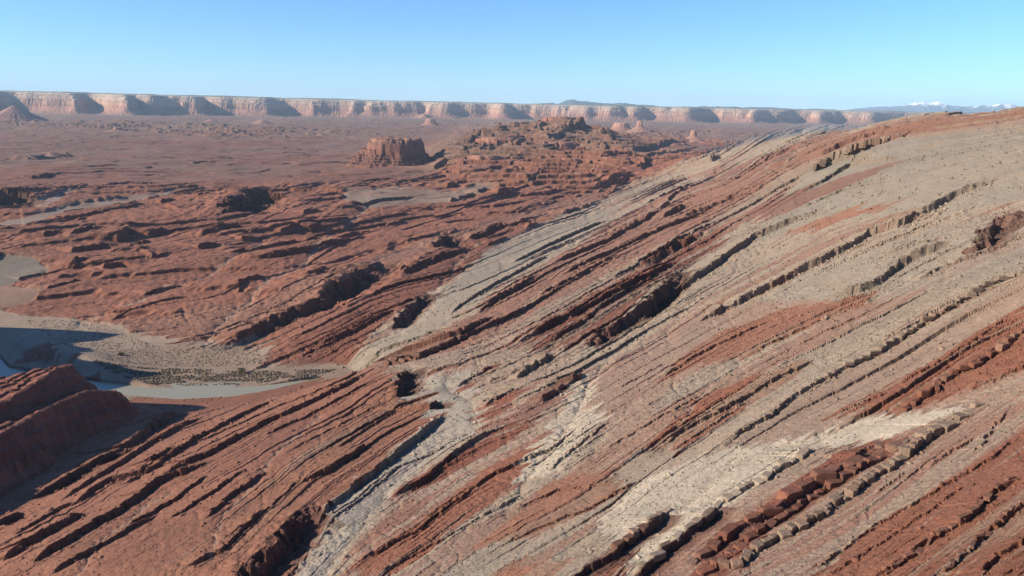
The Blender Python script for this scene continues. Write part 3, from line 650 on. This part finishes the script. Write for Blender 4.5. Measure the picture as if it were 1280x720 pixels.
mountains('hills', [(655,133),(670,128),(684,126),(690,127),(700,124),(708,121.8),(718,124),(730,126.5),(745,127.3),(770,127.5),(800,129),(812,131.5),(830,131),(880,131.5),(960,133),(1010,135),(1030,138)], 26000, 32000, (.06, .08, .08), False, 401)
mountains('mountains', [(1000,140),(1040,134),(1070,131),(1090,130),(1105,127),(1118,124.5),(1126,126),(1135,125),(1150,129),(1170,131),(1195,130),(1212,128),(1228,129),(1250,131),(1290,134),(1330,136),(1380,142)], 40000, 47000, (.10, .13, .15), True, 431)

# ------------------------------------------------------------------ isolated buttes
def ground(px, py):
    a, v = unproj(px, py); d = math.exp(v)
    j = np.searchsorted(ug, a); i = min(np.searchsorted(vg, v), nv - 1)
    return a, d, float(Z[max(i - 3, 0):i + 3, j - 2:j + 3].min())
def butte(label, px, py, wpx, hpx, cap=.5, style='mesa', depth=.7, N=110, seed=1, tint=(1, 1, 1), group=None, skew=0, category='butte', notch=None, rough=0):
    a, d, z0 = ground(px, py)
    W = wpx / FPX * d; Hh = hpx / FPX * d
    gx = np.linspace(-.62, .62, N) * W; gy = np.linspace(-.62, .62, int(N * depth) + 8) * W * depth
    GX, GY = np.meshgrid(gx, gy)
    n1 = fbm(GX / W * 3 + seed, GY / W * 3, 4, 500 + seed, .55); ang = np.arctan2(GY, GX); n2 = noise(ang * 4.5 + n1 * 2, GX * 0 + seed, 520 + seed)
    r = np.sqrt((2 * (GX - skew * W * .0) / W) ** 2 + (2 * GY / W / depth) ** 2) * (1 + (.16 + .12 * rough) * n1 + .05 * n2)
    rc = np.sqrt((2 * (GX - skew * W) / W) ** 2 + (2 * GY / W / depth) ** 2) * (1 + (.22 + .25 * rough) * n1)
    if style == 'cone':
        h = np.clip(1 - r, 0, 1) ** 1.25 * (1 + .1 * n1) + .06 * ridged(ang * 3, r * 1.5, 2, 530 + seed) * (r < .9) * (1 - r) - .03
        q = h * 9; qi = np.floor(q); qf = q - qi; h = .6 * h + .4 * (qi + sstep(.4, .75, qf)) / 9
    else:
        c = cap
        t = np.clip((1 - r) / max(1 - c, .05), 0, 1)                      # 0 at the foot of the talus, 1 at the cliff
        rill = .05 * ridged(ang * 5, r * 2, 2, 540 + seed) * t
        h = .52 * t ** 1.35 + rill * (t < 1)
        ci = sstep(c + .035, c - .035, rc + .04 * n2)
        st2 = sstep(c * .86 + .03, c * .86 - .03, rc + .06 * n1)
        h = h * (1 - ci) + ci * (.82 + .16 * st2 + .03 * n1)
        if notch is not None:
            for nx_, w_, dp in notch:
                h -= ci * dp * np.exp(-((GX / W - nx_ + .02 * n1) / w_) ** 2)
    if rough:
        g = ridged(GX / W * 9, GY / W * 9, 4, 570 + seed, .6) - .6
        h = h + (.12 * (h < .55) + .20) * g * sstep(0, .1, h)
        q = h * 11 + .4 * n1; qi = np.floor(q); qf = q - qi; h = .45 * h + .55 * (qi + sstep(.5, .7, qf) - .4 * n1) / 11
        r = r + .05 * g
    z = h * Hh + .006 * Hh * fbm(GX / W * 30, GY / W * 30, 2, 560)
    z = np.where(r > 1.02, -.1 * Hh - 3, z)
    cc = np.zeros(z.shape + (3,)); hn = np.clip(z / Hh, 0, 1.1) + .02 * n1
    for k in range(3):
        cc[..., k] = np.interp(hn, [0, .3, .5, .56, .7, .8, .86, 1.0], [(.30, .27, .32, .36, .38, .34, .40, .42)[k_] * (1, .52, .37)[k] * (1 + (k > 0) * .12 * (k_ > 4)) for k_ in range(8)])
    cc *= np.array(tint) * (1 + .15 * n1 + .12 * noise(hn * 30, n1 * 2, 7))[..., None]
    ca, sa = math.cos(a), math.sin(a)
    xx = GX * ca + GY * sa; yy = -GX * sa + GY * ca
    o = grid_mesh('butte', np.stack([xx, yy, z], -1), cc, MROCK)
    o.location = ((d + W * depth * .35) * sa, (d + W * depth * .35) * ca, z0 - .01 * Hh)
    o['label'] = label; o['category'] = category
    if group: o['group'] = group
    return o
butte('broad flat-topped red butte with a deeply shaded right flank, standing left of the terraced hills', 491, 208, 128, 35, .54, depth=.75, N=320, seed=3, skew=.03, notch=[(-.27, .02, .25), (.1, .015, .15), (.2, .02, .12)], tint=(.68, .62, .60), rough=1)
for lab_, x_, y_, w_, h_, c_, sd_ in (('long low tiered block at the very top of the terraced hills', 700, 164, 52, 8, .8, 21), ('small jagged block capping the left end of the highest terrace', 668, 175, 34, 8, .7, 22),
   ('dark-sided block on the right shoulder of the terraced hills', 745, 174, 36, 8, .7, 23), ('wide stepped block halfway up the left side of the terraced hills', 622, 190, 60, 9, .8, 24),
   ('blocky outcrop with a deep shaded alcove, centre of the terraced hills', 700, 192, 56, 11, .75, 25), ('low ragged outcrop on the lower right terraces', 712, 216, 40, 9, .7, 26), ('low ragged outcrop on the lower left terraces', 606, 212, 52, 9, .75, 27)):
    butte(lab_, x_, y_, w_, h_, c_, depth=.8, N=150, seed=sd_, tint=(.74, .64, .60), rough=.7, category='rock outcrop')
butte('pyramid-shaped rilled red hill at the foot of the cliffs, far left', 20, 151, 68, 16, style='cone', N=160, seed=5)
butte('small dark-sided knob on the plain directly below the second lit headland', 148, 165, 34, 5, .25, seed=6)
butte('tiny low red mound on the plain between two shaded alcoves of the cliffs', 264, 153, 24, 4, style='cone', seed=7)
butte('small pointed red hill below the narrow spurs of the cliffs', 328, 155, 34, 6, style='cone', seed=8)
butte('lone squat butte with a long shadow, beyond the broad flat-topped butte', 538, 158, 26, 9, .45, seed=9)
butte('block-shaped dark butte just above the terraced hills', 721, 154, 20, 5, .8, seed=10)
butte('square-topped butte on the far shelf of the terraced hills', 776, 166, 46, 12, .42, seed=11)
butte('slim tower butte with a knob-shaped head and a long dark shadow', 799, 167, 50, 16, .16, seed=12, depth=.6)
butte('small castle-like butte standing on the tip of the low red cliff line', 866, 178, 44, 15, .16, seed=14, depth=.7)

# ------------------------------------------------------------------ loose rock, scrub, trees
def gidx(u, v):
    return np.clip(np.searchsorted(vg, v), 1, nv - 2), np.clip(np.searchsorted(ug, u), 1, nu - 2)
def blob_field(name, u, v, size, C, mat, flat=.7, sink=.25, seed=1):
    rg_ = np.random.default_rng(seed); n = len(u)
    i, j = gidx(u, v); d = np.exp(v)
    cen = np.stack([d * np.sin(u), d * np.cos(u), Z[i, j] - size * sink], 1)
    base = np.array([(1, 0, 0), (-.5, .87, 0), (-.5, -.87, 0), (.45, .5, .8), (-.75, .05, .75), (.35, -.6, .85), (0, 0, -.6)], float)
    F = np.array([(0, 1, 3), (1, 4, 3), (1, 2, 4), (2, 5, 4), (2, 0, 5), (0, 3, 5), (3, 4, 5), (1, 0, 6), (2, 1, 6), (0, 2, 6)])
    th = rg_.uniform(0, 6.28, n); c, s_ = np.cos(th), np.sin(th)
    b_ = base[None] * (1 + rg_.uniform(-.35, .35, (n, 7, 3))) * size[:, None, None]
    b_[..., 1] *= rg_.uniform(.5, 1, n)[:, None]; b_[..., 2] *= flat
    vv = np.stack([b_[..., 0] * c[:, None] - b_[..., 1] * s_[:, None], b_[..., 0] * s_[:, None] + b_[..., 1] * c[:, None], b_[..., 2]], -1) + cen[:, None]
    me = bpy.data.meshes.new(name)
    me.vertices.add(n * 7); me.vertices.foreach_set('co', vv.reshape(-1).astype(f4))
    fc = (F[None] + (np.arange(n) * 7)[:, None, None]).reshape(-1).astype(np.int32)
    me.loops.add(len(fc)); me.loops.foreach_set('vertex_index', fc)
    me.polygons.add(len(fc) // 3); me.polygons.foreach_set('loop_start', np.arange(0, len(fc), 3, dtype=np.int32)); me.update(calc_edges=True)
    if C is not None:
        at = me.color_attributes.new('rock', 'FLOAT_COLOR', 'POINT'); c4 = np.ones((n, 7, 4), f4); c4[..., :3] = C[:, None]; at.data.foreach_set('color', c4.reshape(-1))
    me.materials.append(mat); o = bpy.data.objects.new(name, me); col.objects.link(o); o['kind'] = 'stuff'
    return o
rg = np.random.default_rng(12)
# stones: weathered off the beds, thickest below each ledge
n = 520000; u = rg.uniform(-.68, .68, n); v = rg.uniform(math.log(110), math.log(900), n); i, j = gidx(u, v)
p = np.clip(EDGE[i, j] * 1.1, 0, 1) * .35 + .035 * (AST[i, j] > .3) + .10 * GL[i, j] + .06 * (noise(X[i, j] / 18, Y[i, j] / 18, 903) > .25) * (AST[i, j] > .2)
k = rg.uniform(0, 1, n) < p; u = u[k]; v = v[k]; i = i[k]; j = j[k]
size = np.exp(v) / FPX * np.exp(rg.normal(-.15, .6, len(u))) * .9
size = np.clip(size, .1, 2.2)
blob_field('rubble', u, v, size, np.clip(COLR[i, j] * rg.uniform(.75, 1.2, (len(u), 1)), .03, .7), MROCK, .8, .15, 2)
# low desert scrub
MSCR = rock_mat('scrub_leaf', True, fine=.3, bump=0)
n = 90000; u = rg.uniform(-.68, .68, n); v = rg.uniform(math.log(110), math.log(1000), n); i, j = gidx(u, v)
lum = COLR[i, j].sum(1)
p = sstep(.5, .8, lum) * .32 * sstep(-.4, .4, noise(X[i, j] / 40, Y[i, j] / 40, 904)) + .015 * (AST[i, j] > .2)
k = rg.uniform(0, 1, n) < p; u = u[k]; v = v[k]
size = rg.uniform(.22, .5, len(u)) * np.clip(np.exp(v) / 260, .8, 1.8)
C = np.array((.11, .105, .065)) * rg.uniform(.6, 1.3, (len(u), 1))
blob_field('desert_scrub', u, v, size, C, MSCR, .8, .1, 3)
# brush along the river
def inpix(poly, n, seed):
    r_ = np.random.default_rng(seed); xs = [q[0] for q in poly]; ys = [q[1] for q in poly]
    x = r_.uniform(min(xs), max(xs), n); y = r_.uniform(min(ys), max(ys), n); m = inpoly(poly, x, y); x = x[m]; y = y[m]
    d = fwd[:]; dx = fwd.x * FPX + rgt.x * (x - 640) - upv.x * (y - 360); dy = fwd.y * FPX + rgt.y * (x - 640) - upv.y * (y - 360); dzz = fwd.z * FPX + rgt.z * (x - 640) - upv.z * (y - 360)
    h = np.hypot(dx, dy); return np.arctan2(dx, dy), np.log(-(CAMZ - 1) * h / dzz), r_
u, v, r_ = inpix([(110,452),(140,456),(230,458),(310,464),(420,462),(400,468),(378,474),(300,478),(230,480),(185,480),(150,470)], 9000, 5)
i, j = gidx(u, v); k = r_.uniform(0, 1, len(u)) < sstep(-.5, .3, noise(X[i, j] / 22, Y[i, j] / 9, 905)); u = u[k]; v = v[k]
blob_field('riverside_brush', u, v, r_.uniform(.5, 1.3, len(u)), np.array((.17, .13, .085)) * r_.uniform(.5, 1.3, (len(u), 1)), MSCR, 1.1, .1, 6)
u, v, r_ = inpix([(30,400),(120,400),(200,432),(320,434),(330,456),(230,456),(130,452),(90,440)], 5000, 8)
blob_field('floodplain_scrub', u, v, r_.uniform(.3, .9, len(u)), np.array((.13, .11, .075)) * r_.uniform(.5, 1.4, (len(u), 1)), MSCR, .9, .1, 7)

# blocks standing in the toothed ledges, each a thing of its own
import bmesh
def block_mat():
    m = rock_mat('block_rock', False, (.2, .2, .2), .3, .8, 1.5); n = m.node_tree.nodes; oi = n.new('ShaderNodeObjectInfo')
    vm = [q for q in n if q.type == 'VECT_MATH' and not (q.inputs[0].is_linked and q.inputs[0].links[0].from_node.type == 'VECT_MATH')][0]; m.node_tree.links.new(oi.outputs['Color'], vm.inputs[0]); return m
MBLK = block_mat()
def block_mesh(seed, mat):
    r_ = random.Random(seed); bm = bmesh.new()
    for sx in (-1, 1):
        for sy in (-1, 1):
            for sz in (-1, 1):
                for q in range(3):
                    a_ = [1, 1, 1]; a_[q] = r_.uniform(.45, .9)
                    bm.verts.new((sx * a_[0] * r_.uniform(.85, 1), sy * a_[1] * r_.uniform(.8, 1), sz * a_[2] * r_.uniform(.8, 1)))
    r = bmesh.ops.convex_hull(bm, input=bm.verts)
    bmesh.ops.delete(bm, geom=list({e for e in r['geom_interior'] + r['geom_unused'] if isinstance(e, bmesh.types.BMVert)}), context='VERTS')
    bmesh.ops.recalc_face_normals(bm, faces=bm.faces)
    me = bpy.data.meshes.new('rock_block'); bm.to_mesh(me); bm.free(); me.materials.append(mat); return me
BM = {}
for nm_, c_ in (('red', (.20, .085, .055)), ('grey', (.23, .175, .125)), ('pale', (.27, .215, .155)), ('brown', (.20, .12, .085))):
    BM[nm_] = [block_mesh(10 * len(nm_) + q, MBLK) for q in range(9)]
ONES = ['', 'first', 'second', 'third', 'fourth', 'fifth', 'sixth', 'seventh', 'eighth', 'ninth', 'tenth', 'eleventh', 'twelfth', 'thirteenth', 'fourteenth', 'fifteenth', 'sixteenth', 'seventeenth', 'eighteenth', 'nineteenth', 'twentieth']
def ordinal(k):
    if k <= 20: return ONES[k]
    t = {2: 'twenty', 3: 'thirty', 4: 'forty'}[k // 10]
    return {2: 'twentieth', 3: 'thirtieth', 4: 'fortieth'}[k // 10] if k % 10 == 0 else t + '-' + ONES[k % 10]
ROWS = [  # line, spacing px, block length px, height px, kind, what the row is, side offset px
 ([(800,712),(822,692),(852,671),(879,649),(901,630),(924,615),(957,600),(976,585),(1017,561)], 17, 17, 9, 'grey', 'the grey ledge edging the cream sand wedge', 0),
 ([(900,708),(924,705),(950,682),(987,664),(1017,649),(1044,626),(1077,604),(1119,577),(1152,551),(1179,536),(1197,523),(1224,505)], 13.5, 12, 11, 'grey', 'the long grey toothed ledge at lower right', 0),
 ([(862,707),(890,682),(924,660),(965,641),(991,619),(1032,600),(1074,574),(1100,551)], 27, 27, 13, 'red', 'the row of biggest red blocks at lower right', 0),
 ([(880,716),(912,694),(972,649),(1010,619),(1062,592),(1122,559)], 17, 17, 10, 'red', 'the smaller red row above the toothed ledge', 0),
 ([(899,562),(927,540),(961,521),(987,499),(1021,478),(1055,461),(1085,448),(1130,420),(1175,390),(1209,369),(1250,349),(1282,338)], 12.5, 11.5, 6, 'grey', 'the thin grey ledge crossing the tan slope', .25),
 ([(1017,214),(1040,202),(1059,195),(1107,176),(1137,165)], 7.5, 5.5, 8, 'brown', 'the saw-toothed brown ledge below the skyline', 0),
 ([(1126,514),(1167,487),(1175,476),(1220,456),(1257,431),(1282,414)], 15, 13, 6, 'red', 'the red ledge above the cream wedge tip', 0),
 ([(1107,716),(1137,697),(1175,667),(1212,645),(1246,611),(1280,592)], 14, 13, 7, 'brown', 'the upper dark ledge in the bottom right corner', .25),
 ([(1179,718),(1205,694),(1231,671),(1257,645),(1282,624)], 13, 12, 6, 'brown', 'the middle dark ledge in the bottom right corner', .25),
 ([(764,694),(790,671),(835,638)], 15, 16, 9, 'red', 'the short red ledge left of the cream sand', 0),
 ([(475,457),(524,446),(565,427),(595,409),(617,396)], 12, 11, 7, 'brown', 'the notched ledge above the dark pit', .3)]
rb = random.Random(99); WUe = (wu).astype(f4); WVe = (wv * 1.2).astype(f4)
for pts, sp_, ln_, ht, kind, what, _o in ROWS:
    pts = pts[::-1]; seg = []
    for (x1, y1), (x2, y2) in zip(pts[:-1], pts[1:]):
        L_ = math.hypot(x2 - x1, y2 - y1); seg.append((L_, x1, y1, x2, y2))
    tot = sum(q[0] for q in seg); s_ = sp_ * .3; k_ = 0
    while s_ < tot:
        t_ = s_; 
        for L_, x1, y1, x2, y2 in seg:
            if t_ <= L_: break
            t_ -= L_
        f_ = t_ / L_; x = x1 + (x2 - x1) * f_; y = y1 + (y2 - y1) * f_
        sc_ = rb.uniform(.55, 1.25); s_ += sp_ * sc_ * .92
        if rb.random() < _o: continue
        k_ += 1
        a1, v1 = unproj(x, y); i1_, j1_ = gidx(a1, v1); a1 -= float(WUe[i1_, j1_]); v1 -= float(WVe[i1_, j1_])
        d = math.exp(v1); pm = d / FPX
        a2, v2 = unproj(x + 4 * (x1 - x2) / L_, y + 4 * (y1 - y2) / L_); a3, v3 = unproj(x, y)
        ang = math.atan2(math.exp(v2) * math.cos(a2) - math.exp(v3) * math.cos(a3), math.exp(v2) * math.sin(a2) - math.exp(v3) * math.sin(a3))
        i1_, j1_ = gidx(a1, v1); zt = float(Z[i1_ - 2:i1_ + 3, j1_ - 3:j1_ + 4].max()); zl = float(Z[i1_ - 3:i1_ + 4, j1_ - 4:j1_ + 5].min())
        o = bpy.data.objects.new('rock_block', BM[kind][rb.randrange(9)]); col.objects.link(o)
        hh = ht * pm * rb.uniform(.32, .66) * (.8 + .25 * sc_) * (.72 if _o else 1); al = ln_ * pm * sc_ * rb.uniform(.5, .66)
        o.scale = (al, hh * rb.uniform(.8, 1.2), hh)
        off_ = rb.uniform(-.15, .8)
        nx_, ny_ = math.sin(ang), -math.cos(ang)          # towards the drop
        o.location = (d * math.sin(a1) + nx_ * hh * off_, d * math.cos(a1) + ny_ * hh * off_, zt - hh * rb.uniform(.62, .82))
        o.rotation_euler = (rb.uniform(-.18, .05), rb.uniform(-.12, .12), ang + rb.uniform(-.3, .3))
        bc = COLR[i1_, j1_] * .55 + np.array(dict(red=(.215, .092, .057), grey=(.24, .17, .115), pale=(.26, .205, .145), brown=(.19, .105, .07))[kind]) * .4; bc = bc * rb.uniform(.8, 1.15)
        o.color = (float(bc[0]), float(bc[1]), float(bc[2]), 1)
        o['label'] = ordinal(k_) + ' block from the upper end of ' + what; o['category'] = 'rock'; o['group'] = 'blocks standing in ' + what

# two bushes on the river flat
MLEAF = rock_mat('bush_leaf', False, (.075, .075, .035), .4, 0); MBARK = rock_mat('bush_bark', False, (.10, .075, .055), .3, .3)
def bush(px, py, w_, h_, label, seed):
    a, sl = ray(px, py); d = -(CAMZ - 1) / sl; r_ = random.Random(seed)
    i_, j_ = gidx(a, math.log(d)); root = bpy.data.objects.new('bush', None); col.objects.link(root)
    root.location = (d * math.sin(a), d * math.cos(a), float(Z[i_, j_])); root['label'] = label; root['category'] = 'bush'
    bm = bmesh.new()
    for q in range(5):
        th = q * 1.256 + r_.random(); tip = Vector((math.cos(th) * w_ * .28, math.sin(th) * w_ * .28, h_ * .7)); prev = None
        for st_ in range(4):
            c_ = tip * (st_ / 3) + Vector((0, 0, h_ * .05 * st_)); rr = .16 * (1 - st_ / 4.5)
            ring = [bm.verts.new(c_ + Vector((math.cos(m_ * 1.047) * rr, math.sin(m_ * 1.047) * rr, 0))) for m_ in range(6)]
            if prev:
                for m_ in range(6): bm.faces.new((prev[m_], prev[(m_ + 1) % 6], ring[(m_ + 1) % 6], ring[m_]))
            prev = ring
    me = bpy.data.meshes.new('trunk'); bm.to_mesh(me); bm.free(); me.materials.append(MBARK); o = bpy.data.objects.new('trunk', me); o.parent = root; col.objects.link(o)
    bm = bmesh.new(); cs = [(r_.uniform(-.3, .3) * w_, r_.uniform(-.3, .3) * w_, r_.uniform(.35, .75) * h_, r_.uniform(.16, .26)) for _ in range(11)]
    for q in range(2600):
        cx_, cy_, cz_, rr = cs[q % 11]; t_ = Vector((r_.gauss(0, 1), r_.gauss(0, 1), r_.gauss(0, 1))).normalized() * r_.uniform(.6, 1.1) * rr
        p_ = Vector((cx_ + t_.x * w_, cy_ + t_.y * w_, max(.1, cz_ + t_.z * h_))); a1 = Vector((r_.gauss(0, 1), r_.gauss(0, 1), r_.gauss(0, 1))).normalized() * .16; b1 = a1.orthogonal().normalized() * .1
        bm.faces.new([bm.verts.new(p_ + a1), bm.verts.new(p_ + b1), bm.verts.new(p_ - a1), bm.verts.new(p_ - b1)])
    me = bpy.data.meshes.new('crown'); bm.to_mesh(me); bm.free(); me.materials.append(MLEAF); o = bpy.data.objects.new('crown', me); o.parent = root; col.objects.link(o)
bush(302, 465, 8.5, 6.5, 'tall rounded dark green bush above the river near the pale gully', 1)
bush(151, 444, 6.5, 3.2, 'low dark bush alone in the middle of the scrubby river flat', 2)

# ------------------------------------------------------------------ air
hm = bpy.data.materials.new('air'); hm.use_nodes = True; hn_ = hm.node_tree.nodes; hn_.remove(hn_['Principled BSDF'])
pv = hn_.new('ShaderNodeVolumePrincipled'); pv.inputs['Color'].default_value = (.60, .82, 1.0, 1); pv.inputs['Density'].default_value = 1.8e-5; pv.inputs['Anisotropy'].default_value = 0
hm.node_tree.links.new(pv.outputs[0], hn_['Material Output'].inputs['Volume'])
hv = [(x, y, z) for x in (-60000, 60000) for y in (-3000, 75000) for z in (-60, 1400)]
hme = bpy.data.meshes.new('haze'); hme.from_pydata(hv, [], [(0, 1, 3, 2), (4, 6, 7, 5), (0, 4, 5, 1), (2, 3, 7, 6), (0, 2, 6, 4), (1, 5, 7, 3)])
hme.materials.append(hm); hz_o = bpy.data.objects.new('haze', hme); col.objects.link(hz_o); hz_o['kind'] = 'stuff'
